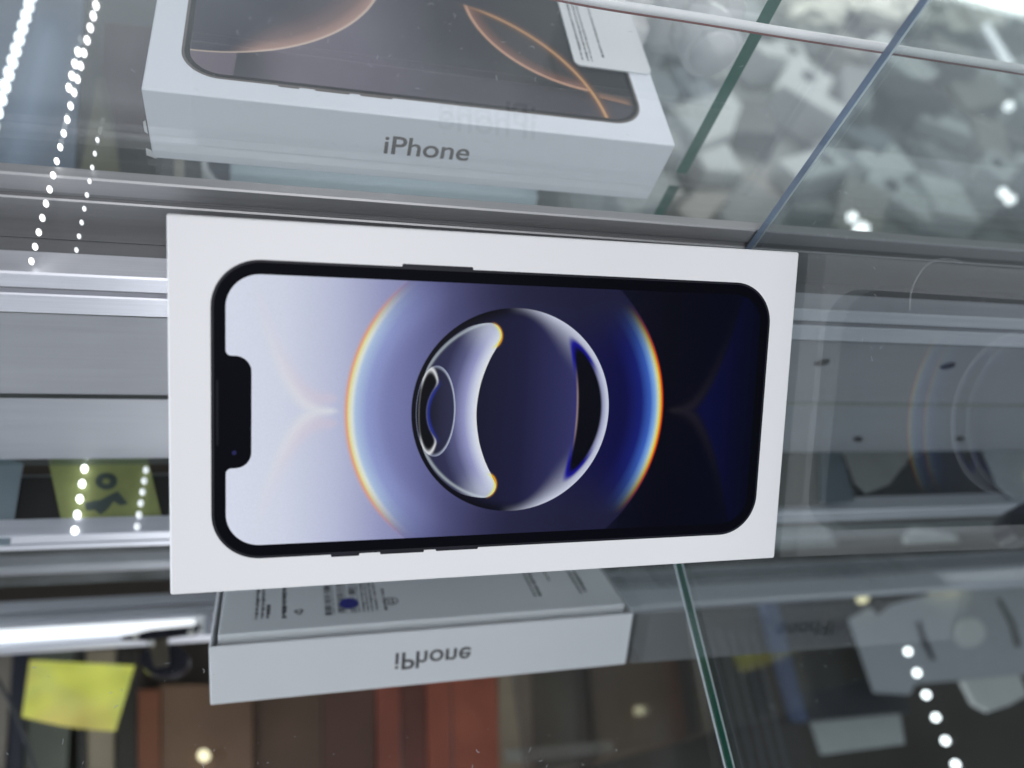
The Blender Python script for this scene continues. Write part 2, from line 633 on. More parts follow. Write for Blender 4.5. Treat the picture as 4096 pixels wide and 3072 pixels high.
def bean_print():
    m, nt, b = new_mat('bright_bean_print')
    p, y, _ = coords()
    q = -y
    dA = nlen(p + 1.6, q - 0.45) - 23.2
    td = nlen(p - 22.2, q - 0.6) - 31.5
    fill = ramp(N.m('MULTIPLY', td, 1 / 16.0, clamp=True),
                [(0.0, ink(230, 235, 248)), (0.07, ink(200, 204, 234)), (0.20, ink(142, 144, 184)), (0.38, ink(84, 85, 122)), (0.60, ink(46, 47, 76)), (1.0, ink(32, 33, 58))])
    fill = mixc(sstep(13.0, 21.0, nabs(q - 0.45)) * sstep(-15.0, -6.0, p) * 0.5, fill, ink(206, 212, 242))
    fill = mixc(gauss(dA + 0.15, 0.4) * 0.45, fill, ink(206, 216, 240))
    tips = nmin(nlen(p + 6.75, q + 18.65), nlen(p + 6.8, q - 19.7)) - 3.25
    fill = mixc(gauss(tips + 0.15, 0.35) * sstep(-6.5, -4.2, p), fill, ink(250, 224, 110))
    grain = noise(2600, 2)
    nt.links.new(mixc(grain * 0.12, fill, (0.0, 0.0, 0.0)).s, b.inputs['Base Color'])
    b.inputs['Roughness'].default_value = 0.4
    b.inputs['Specular IOR Level'].default_value = 0.05
    return m


def eye_print():
    m, nt, b = new_mat('dark_eye_print')
    p, y, _ = coords()
    q = -y
    re = nlen((p + 19.75) / 5.0, (q - 0.5) / 11.5)
    c = mixc(sstep(-24.0, -15.0, p), ink(10, 11, 22), ink(42, 43, 68))
    c = mixc(sstep(0.90, 0.98, re) * sstep(-22.0, -15.0, p) * 0.75, c, ink(196, 203, 232))
    c = mixc(sstep(0.94, 0.98, re) * 0.35, c, ink(150, 158, 186))
    dg = nsmax((nlen((p + 21.3) / 2.65, (q - 0.5) / 10.6) - 1.0) * 2.65, 10.6 - nlen(p + 11.4, q - 0.7), 1.4)
    c = mixc(sstep(0.15, -0.3, dg), c, ink(4, 5, 12))
    tip = sstep(5.0, 9.0, nabs(q - 0.5))
    c = mixc(gauss(dg, 0.17) * (tip * 0.7 + 0.12), c, ink(220, 228, 240))
    c = mixc(gauss(dg - 0.35, 0.4) * sstep(-23, -21.5, p) * sstep(9.0, 4.0, nabs(q - 0.5)) * 0.7, c, ink(34, 50, 150))
    nt.links.new(c.s, b.inputs['Base Color'])
    b.inputs['Roughness'].default_value = 0.4
    b.inputs['Specular IOR Level'].default_value = 0.05
    return m


m_screen_blue = screen_blue()
m_bean = bean_print()
m_eye = eye_print()
m_screen_bronze = screen_bronze()

# ------------------------------------------------------------------ setting: mirror floor, cabinet rails
floor = box('mirror_floor', -420, 700, -160, 157.0, -5, 0, m_mirror, bev=0)
tag(floor, 'silvered mirror floor that reflects the boxes and the cabinet', None, kind='structure')

wall = empty('cabinet_wall', (0, 157, 0))
tag(wall, kind='structure')
o = box('wall_sheet', -420, 700, 0.8, 4.5, 1.4, 46.5, m_alu_wall, wall, bev=0.3)
o = box('gap_shade_strip', -420, 700, 1.6, 4.5, 0.05, 1.35, m_matte_black, wall, bev=0)  # black strip stands for the shade in the gap under the wall
# screws with dark sockets on the wall sheet
for sx, sz in ((206.5, 32.5), (269.0, 32.5), (331.0, 32.5)):
    bm = bmesh.new()
    bmesh.ops.create_cone(bm, cap_ends=True, segments=20, radius1=2.6, radius2=2.0, depth=1.0)
    bmesh.ops.rotate(bm, verts=bm.verts, cent=(0, 0, 0), matrix=Matrix.Rotation(math.radians(90), 3, 'X'))
    bmesh.ops.scale(bm, vec=(1.35, 1, 0.75), verts=bm.verts)
    bmesh.ops.rotate(bm, verts=bm.verts, cent=(0, 0, 0), matrix=Matrix.Rotation(math.radians(-22), 3, 'Y'))
    bmesh.ops.translate(bm, verts=bm.verts, vec=(sx, 0.35, sz))
    sc = bm_obj('screw', bm, m_matte_black, wall)

front_rail = empty('front_rail', (0, 138, 0))
tag(front_rail, kind='structure')
extrude_x('upper_band', [(0, 83.9), (0, 88.9), (0.5, 89.3), (7, 89.3), (7, 83.9)], -420, 700, m_alu, front_rail)
extrude_x('groove', [(1.6, 81.5), (1.6, 83.8), (7, 83.8), (7, 81.5)], -420, 700, m_alu_dark, front_rail)
extrude_x('lower_band', [(-0.3, 74.0), (-0.3, 81.0), (0.1, 81.4), (7, 81.4), (7, 73.7), (0.1, 73.7)], -420, 700, m_alu, front_rail)
extrude_x('channel_bed', [(7.1, 79.0), (7.1, 81.0), (26.5, 81.0), (26.5, 79.0)], -420, 700, m_alu_dark, front_rail)
extrude_x('under_board', [(5.0, 76.5), (5.0, 78.8), (27, 78.8), (27, 76.5)], -420, 150, m_under_shade, front_rail)

door_rail = empty('door_rail', (0, 157, 0))
tag(door_rail, kind='structure')
extrude_x('upper_band', [(0, 98.2), (0, 103.0), (0.4, 103.5), (3.2, 103.5), (3.2, 98.2)], -420, 700, m_alu_mid, door_rail)
extrude_x('groove', [(1.2, 96.0), (1.2, 98.1), (3.2, 98.1), (3.2, 96.0)], -420, 700, m_alu_dark, door_rail)
extrude_x('lower_band', [(-0.3, 81.2), (-0.3, 95.5), (0.1, 95.9), (3.2, 95.9), (3.2, 81.2)], -420, 700, m_alu_mid, door_rail)
extrude_x('rear_flange', [(10.2, 81.2), (10.2, 86.0), (11.5, 86.0), (11.5, 81.2)], -420, 700, m_alu_dark, door_rail)


# ------------------------------------------------------------------ glass
def glass_box(name, x0, x1, y0, y1, z0, z1, face_mat, edge_mat, thin, arris=None):
    """glass sheet: the two large faces clear, the rim in the edge material; thin = axis of the thickness"""
    bm = box_bm(x0, x1, y0, y1, z0, z1, 0.35 if arris else 0.0, 1)
    bmesh.ops.recalc_face_normals(bm, faces=bm.faces)
    idx = []
    for f in bm.faces:
        n = f.normal
        a = [abs(n.x), abs(n.y), abs(n.z)]
        idx.append(0 if a[thin] > 0.95 else (1 if max(a) > 0.95 else 2))
    bmesh.ops.scale(bm, vec=(S, S, S), verts=bm.verts)
    me = bpy.data.meshes.new(name)
    bm.to_mesh(me)
    bm.free()
    for mm in (face_mat, edge_mat, arris or edge_mat):
        me.materials.append(mm)
    for p, k in zip(me.polygons, idx):
        p.material_index = k
    o = bpy.data.objects.new(name, me)
    COL.objects.link(o)
    return o


pane = glass_box('glass_partition', 136.9, 139.8, -60, 156.5, 0.4, 250, m_pane, m_edge, 0, m_arris_glint)
tag(pane, 'upright clear side pane touching the right end of the front box', 'glass pane')
# the lit look of that pane's rear edge is put into its bluish colour
me = pane.data
me.materials.append(m_edge_blue)
for p in me.polygons:
    if p.normal.y > 0.9:
        p.material_index = 3
    if p.center.z > 0.245 or p.center.y < -0.055:
        p.material_index = 0
door = glass_box('glass_door', -420, 700, 164.6, 166.4, 90.0, 207, m_glass, m_edge_clear, 1)
tag(door, 'dusty clear sliding door standing in the upper rail', 'glass door')
shelf = glass_box('glass_shelf', -420, 700, 170, 640, 69.5, 75.5, m_glass, m_edge_clear, 2)
tag(shelf, 'clear shelf carrying the box with the bronze petal picture', 'glass shelf')
div = glass_box('glass_divider', 136.5, 141.0, 212, 560, 75.7, 210, m_glass, m_edge, 0)
tag(div, 'upright divider pane with a dark green edge behind the white cable', 'glass divider')
div2 = glass_box('glass_divider', 136.5, 141.0, 212, 560, -45.0, 69.3, m_glass, m_edge, 0)
tag(div2, 'lower divider pane with a green edge just beneath the glass shelf', 'glass divider')


for dv in (div, div2):
    for p in dv.data.polygons:
        if abs(p.normal.z) > 0.9:
            p.material_index = 0


# ------------------------------------------------------------------ phone boxes
def make_lid(name, L, W, D, mat, parent, hollow=True):
    """local: x along, y across, face at z = 0, back at z = -D"""
    bm = box_bm(-L / 2, L / 2, -W / 2, W / 2, -D, 0, 0.55, 3)
    if hollow:
        f = min(bm.faces, key=lambda f: f.calc_center_median().z - f.calc_area() * 1e-6)
        back = [f for f in bm.faces if f.normal.z < -0.99 and f.calc_area() > 1000]
        r = bmesh.ops.inset_region(bm, faces=back, thickness=1.5)
        bmesh.ops.translate(bm, verts=list({v for f in back for v in f.verts}), vec=(0, 0, 9))
    return bm_obj(name, bm, mat, parent)


Rf = np.array([[0.99993960, 0.00742016, -0.00810745],
               [0.01088355, -0.77116855, 0.63653800],
               [-0.00152900, -0.63658779, -0.77120273]])
FC = (54.2575, 100.1385, 89.9917)
L0, W0, D0 = 163.0, 88.08, 24.58
front = empty('phone_box', FC, (Rf @ np.diag([1, -1, -1])).tolist())
tag(front, 'white phone box in front with a dark blue orb picture, leaning on the rail', 'phone box')
make_lid('lid', L0, W0, D0, m_card, front)
tray = bm_obj('tray', box_bm(-78.6, 78.6, -40.9, 40.9, -27.2, -15.2, 0.5, 2), m_tray, front)
# phone picture on the lid (v measured downwards -> y = -v)
pic = sheet('phone_picture', rrect(-72.4, 73.8, -36.15, 34.9, 11.2), 0.03, m_edge_print, front)
sheet('black_border', rrect(-71.75, 73.2, -35.55, 34.3, 10.6), 0.05, m_black, pic)
for k, (u0, u1, v0, v1) in enumerate(((-28.9, -11.4, -35.55, -34.7), (-44.8, -37.9, 36.0, 36.75), (-32.8, -21.7, 36.0, 36.7), (-18.7, -7.6, 36.0, 36.6))):
    sheet('side_button', rrect(u0, u1, -v1, -v0, 0.3, 4), 0.04, m_edge_print, pic)


def screen_outline():
    x0, x1, y0, y1, r = -69.15, 70.6, -32.8, 31.55, 7.8
    pts = rrect(x0, x1, y0, y1, r)
    # order: top right, top left, (left side downwards), bottom left, bottom right
    n = len(pts) // 4
    left = []
    nx, ya, yb, ro, ri = -63.45, 12.65, -13.95, 3.7, 1.3
    def arc(cx, cy, r, a0, a1, s=8):
        return [(cx + r * math.cos(math.radians(a0 + (a1 - a0) * i / s)), cy + r * math.sin(math.radians(a0 + (a1 - a0) * i / s))) for i in range(s + 1)]
    left += arc(x0 + ri, ya + ri, ri, 180, 270)
    left += arc(nx - ro, ya - ro, ro, 90, 0)
    left += arc(nx - ro, yb + ro, ro, 0, -90)
    left += arc(x0 + ri, yb - ri, ri, 90, 180)
    return pts[:2 * n] + left + pts[2 * n:]


sheet('screen_picture', screen_outline(), 0.08, m_screen_blue, pic)
def closed_spline(pts, n=8):
    out = []
    k = len(pts)
    for i in range(k):
        a, b_, c, d_ = (np.array(pts[(i + j) % k], float) for j in (-1, 0, 1, 2))
        for t in (j / n for j in range(n)):
            out.append(tuple(0.5 * (2 * b_ + (c - a) * t + (2 * a - 5 * b_ + 4 * c - d_) * t * t + (3 * b_ - a - 3 * c + d_) * t ** 3)))
    return out


bean_pts = [(-24.3, 0.5), (-23.0, -8.0), (-20.7, -13.2), (-17.2, -17.2), (-12.3, -20.6), (-6.9, -21.9), (-4.4, -21.0), (-3.5, -18.7), (-4.6, -15.9), (-6.6, -12.0),
            (-8.5, -6.2), (-9.3, 0.7), (-8.5, 7.6), (-6.7, 13.2), (-4.7, 17.2), (-3.5, 19.9), (-4.4, 22.1), (-7.0, 23.0), (-12.9, 21.6), (-17.8, 18.0), (-21.1, 13.6), (-23.2, 8.4)]
sheet('bean_picture', [(u, -v_) for u, v_ in closed_spline(bean_pts)], 0.10, m_bean, pic)
sheet('eye_picture', [(-19.75 + 5.0 * math.cos(2 * math.pi * k / 60), -0.5 + 11.5 * math.sin(2 * math.pi * k / 60)) for k in range(60)], 0.12, m_eye, pic)
m_lens = mat_plain('navy_lens_print', ink(26, 26, 70), 0.3, spec=0.05)
sheet('camera_lens', [(-67.3 + 0.55 * math.cos(t * math.pi / 8), -10.2 + 0.55 * math.sin(t * math.pi / 8)) for t in range(16)], 0.09, m_lens, pic)
m_slot = mat_plain('speaker_slot_print', ink(14, 15, 24), 0.4, spec=0.05)
sheet('speaker_slot', rrect(-71.3, -70.7, -8.5, 7.0, 0.3, 4), 0.08, m_slot, pic)

# lettering on the two long sides (letters stand with their tops towards the face)
text_mesh('side_lettering', 'iPhone', 29.4, m_text, front, lambda a, b: (-15.3 + a, -W0 / 2 - 0.04, -15.3 + b))
text_mesh('side_lettering', 'iPhone', 29.4, m_text, front, lambda a, b: (15.3 - a, W0 / 2 + 0.04, -15.3 + b))

# labels on the back (tray) : x = u, y = -v, z just behind the tray
ZB = -27.24
def back(u, v):
    return (u, -v, ZB)
def back2(u, v):
    return (u, -v, ZB - 0.05)
lab = quads('paper_label', [(-67.8, -58.6, -30, 34.2)], m_label, front, back)
def text_line(u0, u1, v0, v1, rr):            # an illegible line of print running along v
    out, v = [], v0
    while v < v1:
        l = rr.uniform(0.5, 2.2)
        w = (u1 - u0) * rr.uniform(0.55, 1.0)
        out.append((u0, u0 + w, v, min(v + l, v1)))
        v += l + rr.uniform(0.15, 0.6)
    return out
rr = random.Random(3)
ln = []
for u0, u1 in ((-66.4, -65.1), (-64.3, -63.0)):
    ln += text_line(u0, u1, -20, 33, rr)
ln += text_line(-62.4, -61.0, 24, 33, rr)
quads('label_print', ln, m_print, lab, back2)
quads('small_print', text_line(-56.8, -55.0, -18, 33.5, rr) + text_line(-18.6, -17.5, 18, 33, rr) + text_line(-26.8, -25.8, -20, 33, rr) + text_line(-25.2, -24.4, -20, 33, rr) + text_line(-23.6, -22.6, -20, 33, rr) + text_line(-21.8, -21.0, -6, 33, rr), m_print, front, back2)
lab2 = quads('barcode_label', [(-42.2, -19.5, -30, 34.6)], m_label, front, back)
bars = []
for u0, u1 in ((-41.0, -38.4), (-36.2, -33.6), (-31.6, -28.9)):
    v = -24.0
    while v < 33:
        w = rr.choice((0.3, 0.3, 0.6, 0.9, 1.2))
        bars.append((u0, u1, v, v + w))
        v += w + rr.choice((0.3, 0.4, 0.7, 1.0))
    bars += text_line(u1 + 0.5, u1 + 1.0, -24, 33, rr)
quads('barcode', bars, m_print, lab2, back2)
# triangular recycling mark and round mark
def tri_mark():
    v, f = [], []
    cx, cy = -50.6, 30.0
    for k in range(3):
        a = math.radians(120 * k)
        for w in ((-1.6, -0.95), (0.6, -0.95), (0.6, -1.5), (1.6, -0.6), (0.6, 0.1), (0.6, -0.4), (-1.2, -0.4)):
            x = w[0] * math.cos(a) - (w[1] - 0.3) * math.sin(a)
            y = w[0] * math.sin(a) + (w[1] - 0.3) * math.cos(a)
            v.append(back2(cx + x, cy + y))
        f.append(list(range(7 * k, 7 * k + 7)))
    mesh_obj('recycling_mark', v, f, m_print, front)
tri_mark()
ring_v, ring_f = [], []
for k in range(24):
    a = 2 * math.pi * k / 24
    ring_v += [back2(-15.6 + 2.9 * math.cos(a), 27.2 + 2.6 * math.sin(a)), back2(-15.6 + 2.4 * math.cos(a), 27.2 + 2.1 * math.sin(a))]
    j = (2 * k + 2) % 48
    ring_f.append([2 * k, 2 * k + 1, j + 1, j])
mesh_obj('round_mark', ring_v, ring_f, m_print, front)
quads('round_mark_digits', text_line(-16.8, -15.9, 25.6, 28.8, rr) + text_line(-15.4, -14.4, 25.6, 28.8, rr), m_print, front, back2)
quads('fine_print', text_line(42.6, 43.6, -20, 31, rr) + text_line(44.6, 46.2, -20, 31, rr) + text_line(62.5, 63.8, -20, 31, rr) + text_line(64.8, 66.4, 14, 30, rr) + text_line(52.0, 53.0, -20, 20, rr), m_print, front, back2)
# round blue sticker
st = [(-31.8 + 3.7 * math.cos(2 * math.pi * k / 32), 26.8 + 3.7 * math.sin(2 * math.pi * k / 32)) for k in range(32)]
o = mesh_obj('round_sticker', [(u, -v, ZB - 0.12) for u, v in st], [list(range(32))], m_blue, front)
tag(o, 'round dark blue sticker')

# ---- upper box, lying on the glass shelf
UX, UY, UZ = -41.7, 196.2, 75.6
upper = empty('phone_box', (UX, UY, UZ), np.array(Matrix.Rotation(math.radians(0.0), 3, 'Z')).tolist())
tag(upper, 'white phone box with a bronze petal picture lying on the glass shelf', 'phone box')
D1 = 25.0
bm_obj('lid', box_bm(0, 163, 0, 88, 0, D1, 0.6, 3), m_card_cool, upper)
m_edge_bronze = mat_plain('bronze_frame_print', ink(92, 84, 80), 0.3, var=0.2, scale=200)
pic2 = sheet('phone_picture', rrect(8.9, 154.2, 7.9, 80, 11.5), D1 + 0.03, m_edge_bronze, upper)
sheet('black_border', rrect(9.7, 153.4, 8.7, 79.2, 10.8), D1 + 0.05, m_black, pic2)
sheet('screen_picture', rrect(11.2, 152.0, 10.0, 78, 9.6), D1 + 0.07, m_screen_bronze, pic2)
for a, b_ in ((36.3, 42.3), (46.8, 56.9), (60.0, 69.7)):
    sheet('side_button', rrect(a, b_, 7.3, 8.1, 0.2, 3), D1 + 0.04, m_edge_bronze, pic2)
text_mesh('side_lettering', 'iPhone', 27.2, m_text_b, upper, lambda a, b: (68.1 + a, -0.04, 10.3 + b))
# torn film tab at the left end
mesh_obj('film_tab', [(-0.3, 0.2, 14), (-1.1, 0.6, 13), (-1.2, 0.6, 9.5), (-0.3, 0.2, 9)], [[0, 1, 2, 3]], m_label, upper)
mesh_obj('film_tab', [(-0.2, 0.2, 3), (-1.6, 0.4, 3.4), (-1.8, 0.4, 0.6), (1.2, -0.3, 0.1), (1.0, -0.3, 0.7)], [[0, 1, 2, 3, 4]], m_label, upper)

# price card on the upper box
card = empty('price_card', (UX + 134, UY + 36, UZ + D1 + 0.2))
tag(card, 'white printed price card lying across the right end of the bronze picture box', 'price card')
cb = bmesh.new()
vs = [cb.verts.new((a, b_, 0)) for a, b_ in rrect(0, 29.0, 0, 50, 2.6, 6)]
f = cb.faces.new(vs)
ex = bmesh.ops.extrude_face_region(cb, geom=[f])
bmesh.ops.translate(cb, verts=[g for g in ex['geom'] if isinstance(g, bmesh.types.BMVert)], vec=(0, 0, 0.5))
bm_obj('card_sheet', cb, m_label, card)
lines = []
for a0, a1 in ((3.0, 3.9), (5.0, 5.9), (6.6, 7.3), (11.2, 12.0)):
    lines += text_line(a0, a1, 3 if a0 < 10 else 6, 44, rr)
quads('card_print', lines, m_print, card, lambda a, b_: (a, b_, 0.54))

# ---- pale box below the shelf, seen under the upper box
low = empty('pale_box', (-42, 292, -45))
tag(low, 'pale blue white box on the cabinet floor beneath the bronze picture box', 'box')
m_pale = mat_card('pale_blue_card_board', (0.72, 0.83, 0.88))
bm_obj('lid', box_bm(0, 163, 0, 80, 0, 27, 0.6, 2), m_pale, low)
text_mesh('side_lettering', 'iPhone', 28, m_text, low, lambda a, b: (66 + a, -0.05, 9 + b))

# ------------------------------------------------------------------ cabinet floor behind the rails and its goods
m_floor3 = mat_plain('grey_floor', (0.20, 0.215, 0.205), 0.6, var=0.3, scale=3)
m_floor2 = mat_plain('cabinet_floor_board', (0.10, 0.105, 0.10), 0.55, var=0.3, scale=10)
cf = box('cabinet_floor', -900, 145, 172, 1500, -52, -45.2, m_floor2, bev=0)
lf = box('lower_floor', -1500, 4200, 172, 5200, -640, -600.5, m_floor3, bev=0)
tag(lf, kind='structure')
tag(cf, kind='structure')

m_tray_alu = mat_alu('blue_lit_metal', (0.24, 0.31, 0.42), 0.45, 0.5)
tp = [on_z(a, b_, -38) for a, b_ in ((-420, -160), (345, -160), (300, 760), (-420, 760))]
mt = plate('metal_tray', tp, 3.0, m_tray_alu)
tag(mt, 'scuffed bluish metal sheet at the upper left behind the door', 'metal sheet')


def led_dot_row(name, pts, mat, size, label, group=None, ribbon=True, width=4.0, sink=None):
    """row of LED chips, or of dots standing for reflected ones, along given points, on a thin clear ribbon; pts are chip centres"""
    e = empty(name, tuple(pts[0]))
    tag(e, label, 'led strip', group)
    p0 = np.array(pts[0])
    if ribbon:
        d = np.array(pts[-1]) - p0
        L = np.linalg.norm(d)
        ang = math.atan2(d[1], d[0])
        bm = box_bm(-size * 1.2, L + size * 1.2, -width / 2, width / 2, 0.15, 0.6, 0)
        bmesh.ops.rotate(bm, verts=bm.verts, cent=(0, 0, 0), matrix=Matrix.Rotation(ang, 3, 'Z'))
        bm_obj('clear_ribbon', bm, m_ribbon, e)
    proto = None
    for p in pts:
        if proto is None:
            bm = bmesh.new()
            bmesh.ops.create_uvsphere(bm, u_segments=14, v_segments=8, radius=size)
            bmesh.ops.scale(bm, vec=(0.75, 1.0, 1.3), verts=bm.verts)
            c = bm_obj('led_dot', bm, mat, e, True)
            proto = c
        else:
            c = proto.copy()
            COL.objects.link(c)
            c.parent = e
        c.location = Vector((p - p0)) * S
    return e


def row(pa, pb, n):
    return [np.array(pa) + (np.array(pb) - np.array(pa)) * k / (n - 1) for k in range(n)]


# bright strip at the far left, and LED reflections built as glowing dots over the door and rails
def drape(px, py):
    p = on_y(px, py, 164.3)
    if p[2] > 104.2:
        return p
    best = None
    for k in range(400):
        y = 164.3 - k * 0.07
        z = 104.4 if y > 156 else 90.2 + (y - 138.4) * (14.2 / 17.6)
        d = abs(on_y(px, py, y)[2] - z)
        if best is None or d < best[0]:
            best = (d, y)
    return on_y(px, py, best[1])


def pixrow(a, b_, n, fn, gam=1.0):
    return [fn(a[0] + (b_[0] - a[0]) * (k / (n - 1)) ** gam, a[1] + (b_[1] - a[1]) * (k / (n - 1)) ** gam) for k in range(n)]


led_dot_row('led_dot_row', row(on_z(140, -60, -20), on_z(-25, 500, -20), 13), m_led_far, 2.6,
          'glaring strip of white leds at the upper left corner', ribbon=False)
led_dot_row('led_dot_row', pixrow((384, 22), (126, 1045), 20, drape, 1.08), m_led_reflection, 0.78,
          'long dotted reflection of white leds crossing above the left rails', ribbon=False)
led_dot_row('led_dot_row', pixrow((312, 208), (276, 352), 4, drape), m_led_reflection, 0.85,
          'short double of the dotted led reflection left of the bronze picture box', ribbon=False)
led_dot_row('led_dot_row', pixrow((390, 560), (306, 1000), 9, drape), m_led_faint, 0.6,
          'faint row of reflected leds beside the long dotted row', ribbon=False)

# dark goods behind the door at the left
def lying(name, pix, z, thick, mat, label, cat, group=None):
    o = plate(name, [on_z(a, b_, z) for a, b_ in pix], thick, mat)
    return tag(o, label, cat, group)


m_maroon = mat_plain('maroon_card', (0.050, 0.014, 0.020), 0.4, var=0.3)
m_olive = mat_plain('olive_card', (0.20, 0.19, 0.12), 0.5, var=0.3)
m_cream = mat_plain('cream_card', (0.46, 0.42, 0.33), 0.5, var=0.2)
lying('maroon_case', [(425, 130), (640, 150), (640, 560), (470, 530), (420, 320)], -30, 6, m_maroon, 'dark maroon case behind the door left of the bronze picture box', 'case')
lying('olive_card', [(392, 320), (430, 330), (490, 760), (315, 760)], -36, 2, m_olive, 'narrow olive wedge of card behind the door', 'card')
lying('cream_strip', [(700, 640), (738, 640), (738, 790), (700, 790)], -34, 3, m_cream, 'thin cream strip under the left end of the upper box', 'card strip')
m_navy = mat_plain('navy_plastic', (0.012, 0.018, 0.045), 0.25, coat=0.5)
nv = empty('dark_phone', tuple(on_z(870, 760, -20)))
tag(nv, 'dark navy phone with a bright white rim under the upper box', 'phone')
q0 = on_z(870, 760, -20)
pp = [on_z(a, b_, -20) - q0 for a, b_ in ((826, 600), (922, 600), (922, 770), (870, 752), (838, 706))]
plate('body', pp, 6, m_navy, nv)
pp = [on_z(a, b_, -22) - q0 for a, b_ in ((802, 600), (826, 600), (838, 706), (870, 752), (922, 770), (905, 785), (850, 770), (812, 720))]
plate('white_rim', pp, 7, m_white_plastic, nv)

# blurred heap of accessories at the upper right
m_heap = [mat_plain('heap_white', (0.62, 0.66, 0.65), 0.5), mat_plain('heap_grey', (0.24, 0.26, 0.26), 0.5), mat_plain('heap_beige', (0.34, 0.33, 0.30), 0.5),
          mat_plain('heap_dark', (0.03, 0.032, 0.036), 0.4), mat_plain('heap_blue', (0.22, 0.26, 0.29), 0.5)]
kinds = [('white', 0), ('grey', 1), ('beige', 2), ('dark', 3), ('blue grey', 4)]
hr = random.Random(21)
heap_top = {}
GR = 'accessory packets heaped behind the glass on the right'
m_dot = mat_plain('hang_hole_dark', (0.03, 0.035, 0.045), 0.5)
COLN = ('just right of the bronze box', 'left of the green glass edge', 'right of the green glass edge', 'left of the blue glass edge',
        'behind the blue glass edge', 'right of the blue glass edge', 'near the right edge', 'at the right edge', 'at the far right edge')
ROWN = ('in the topmost row', 'below the white cable', 'halfway up', 'low in the heap', 'close above the rail', 'just above the rail', 'at the heap foot')
seen = set()
for gy in range(7):
    for gx in range(9):
        px = 2590 + gx * 188 + hr.uniform(-60, 60)
        py = -30 + gy * 150 + hr.uniform(-50, 50)
        z = -600
        p = on_z(px, py, z)
        name, mi = kinds[hr.choices(range(5), (46, 16, 14, 16, 8))[0]]
        e = empty('accessory_packet', tuple(p))
        e.rotation_euler = (hr.uniform(-0.2, 0.2), hr.uniform(-0.2, 0.2), hr.uniform(0, 3.1))
        tag(e, 'blurred %s packet %s, %s' % (name, ROWN[gy], COLN[gx]), 'packet', GR)
        w, d_, h = hr.uniform(70, 170), hr.uniform(50, 105), hr.uniform(20, 80)
        bm_obj('packet_body', box_bm(-w / 2, w / 2, -d_ / 2, d_ / 2, 0, h, 6, 2), m_heap[mi], e)
        if mi in (0, 4) and hr.random() < 0.45:
            bm = bmesh.new()
            bmesh.ops.create_cone(bm, cap_ends=True, segments=14, radius1=15, radius2=15, depth=1.0)
            bmesh.ops.translate(bm, verts=bm.verts, vec=(w * 0.2, 0, h + 0.6))
            bm_obj('hang_hole', bm, m_dot, e)

# crumpled clear bag, brightly lit
m_film = mat_plain('crumpled_film', (0.95, 0.95, 0.82), 0.15, var=0.05, coat=1.0)
def crumple(name, px, py, z, r, sq, seed, label):
    bm = bmesh.new()
    bmesh.ops.create_icosphere(bm, subdivisions=3, radius=r)
    cr = random.Random(seed)
    for v in bm.verts:
        k = 1 + cr.uniform(-0.3, 0.25)
        v.co = (v.co.x * k, v.co.y * k * 0.8, v.co.z * k * sq)
    p = on_z(px, py, z)
    o = bm_obj(name, bm, m_film)
    o.location = Vector((p[0], p[1], z + r * sq * 0.7)) * S
    return tag(o, label, 'plastic bag')
crumple('plastic_bag', 3190, 70, -570, 95, 0.5, 1, 'crumpled pale film bag right of the green glass edge')
crumple('plastic_bag', 3500, 60, -570, 105, 0.45, 2, 'crumpled pale film bag behind the blue glass edge')
crumple('plastic_bag', 3800, 60, -570, 115, 0.4, 3, 'crumpled pale film bag at the upper right corner')

# LED reflections in the glass, built as glowing balls among the goods
def glint(px, py, z, r, mat, label):
    bm = bmesh.new()
    bmesh.ops.create_uvsphere(bm, u_segments=16, v_segments=10, radius=r)
    o = bm_obj('led_glint', bm, mat, None, True)
    p = on_z(px, py, z)
    o.location = Vector(p) * S
    return tag(o, label, 'led bulb')
glint(3445, 918, -300, 9, m_led_soft, 'larger bright led reflection above the right end of the front box')
glint(3408, 868, -300, 6, m_led_soft, 'smaller led reflection just above the brightest one')
glint(4012, 770, -300, 6, m_led_soft, 'left one of the two led reflections near the right edge')
glint(4040, 798, -300, 7, m_led_soft, 'right one of the two led reflections near the right edge')
glint(4034, 425, -300, 7, m_led_soft, 'single led reflection high at the right edge')
led_dot_row('led_dot_row', row(on_z(3945, 105, -300), on_z(4040, 262, -300), 9), m_led_dim, 6.0, 'short slanting white led strip at the upper right', ribbon=False)

# white plug on the shelf behind the cable
pl = empty('power_plug', tuple(on_z(2700, 150, 75.6)))
tag(pl, 'white rounded power plug behind the white and red cable', 'power plug')
p0 = on_z(2715, 235, 75.6)
pl.location = Vector((p0[0], p0[1], 75.6)) * S
pl.rotation_euler = (0, 0, math.radians(4))
bm = box_bm(-30, 26, 2, 46, 0.2, 26, 8, 5)
bm_obj('plug_body', bm, m_white_plastic, pl, True)
bm = bmesh.new()
bmesh.ops.create_cone(bm, cap_ends=True, segments=40, radius1=13.5, radius2=12.0, depth=26)
bmesh.ops.bevel(bm, geom=[e for e in bm.edges if e.calc_face_angle(0) > 1.0], offset=3, segments=4, affect='EDGES')
bmesh.ops.rotate(bm, verts=bm.verts, cent=(0, 0, 0), matrix=Matrix.Rotation(math.radians(90), 3, 'X'))
bmesh.ops.translate(bm, verts=bm.verts, vec=(4, -4, 14))
bm_obj('round_nose', bm, m_white_plastic, pl, True)
bm_obj('side_lug', box_bm(-34, -22, -8, 14, 6, 18, 3, 3), m_white_plastic, pl, True)


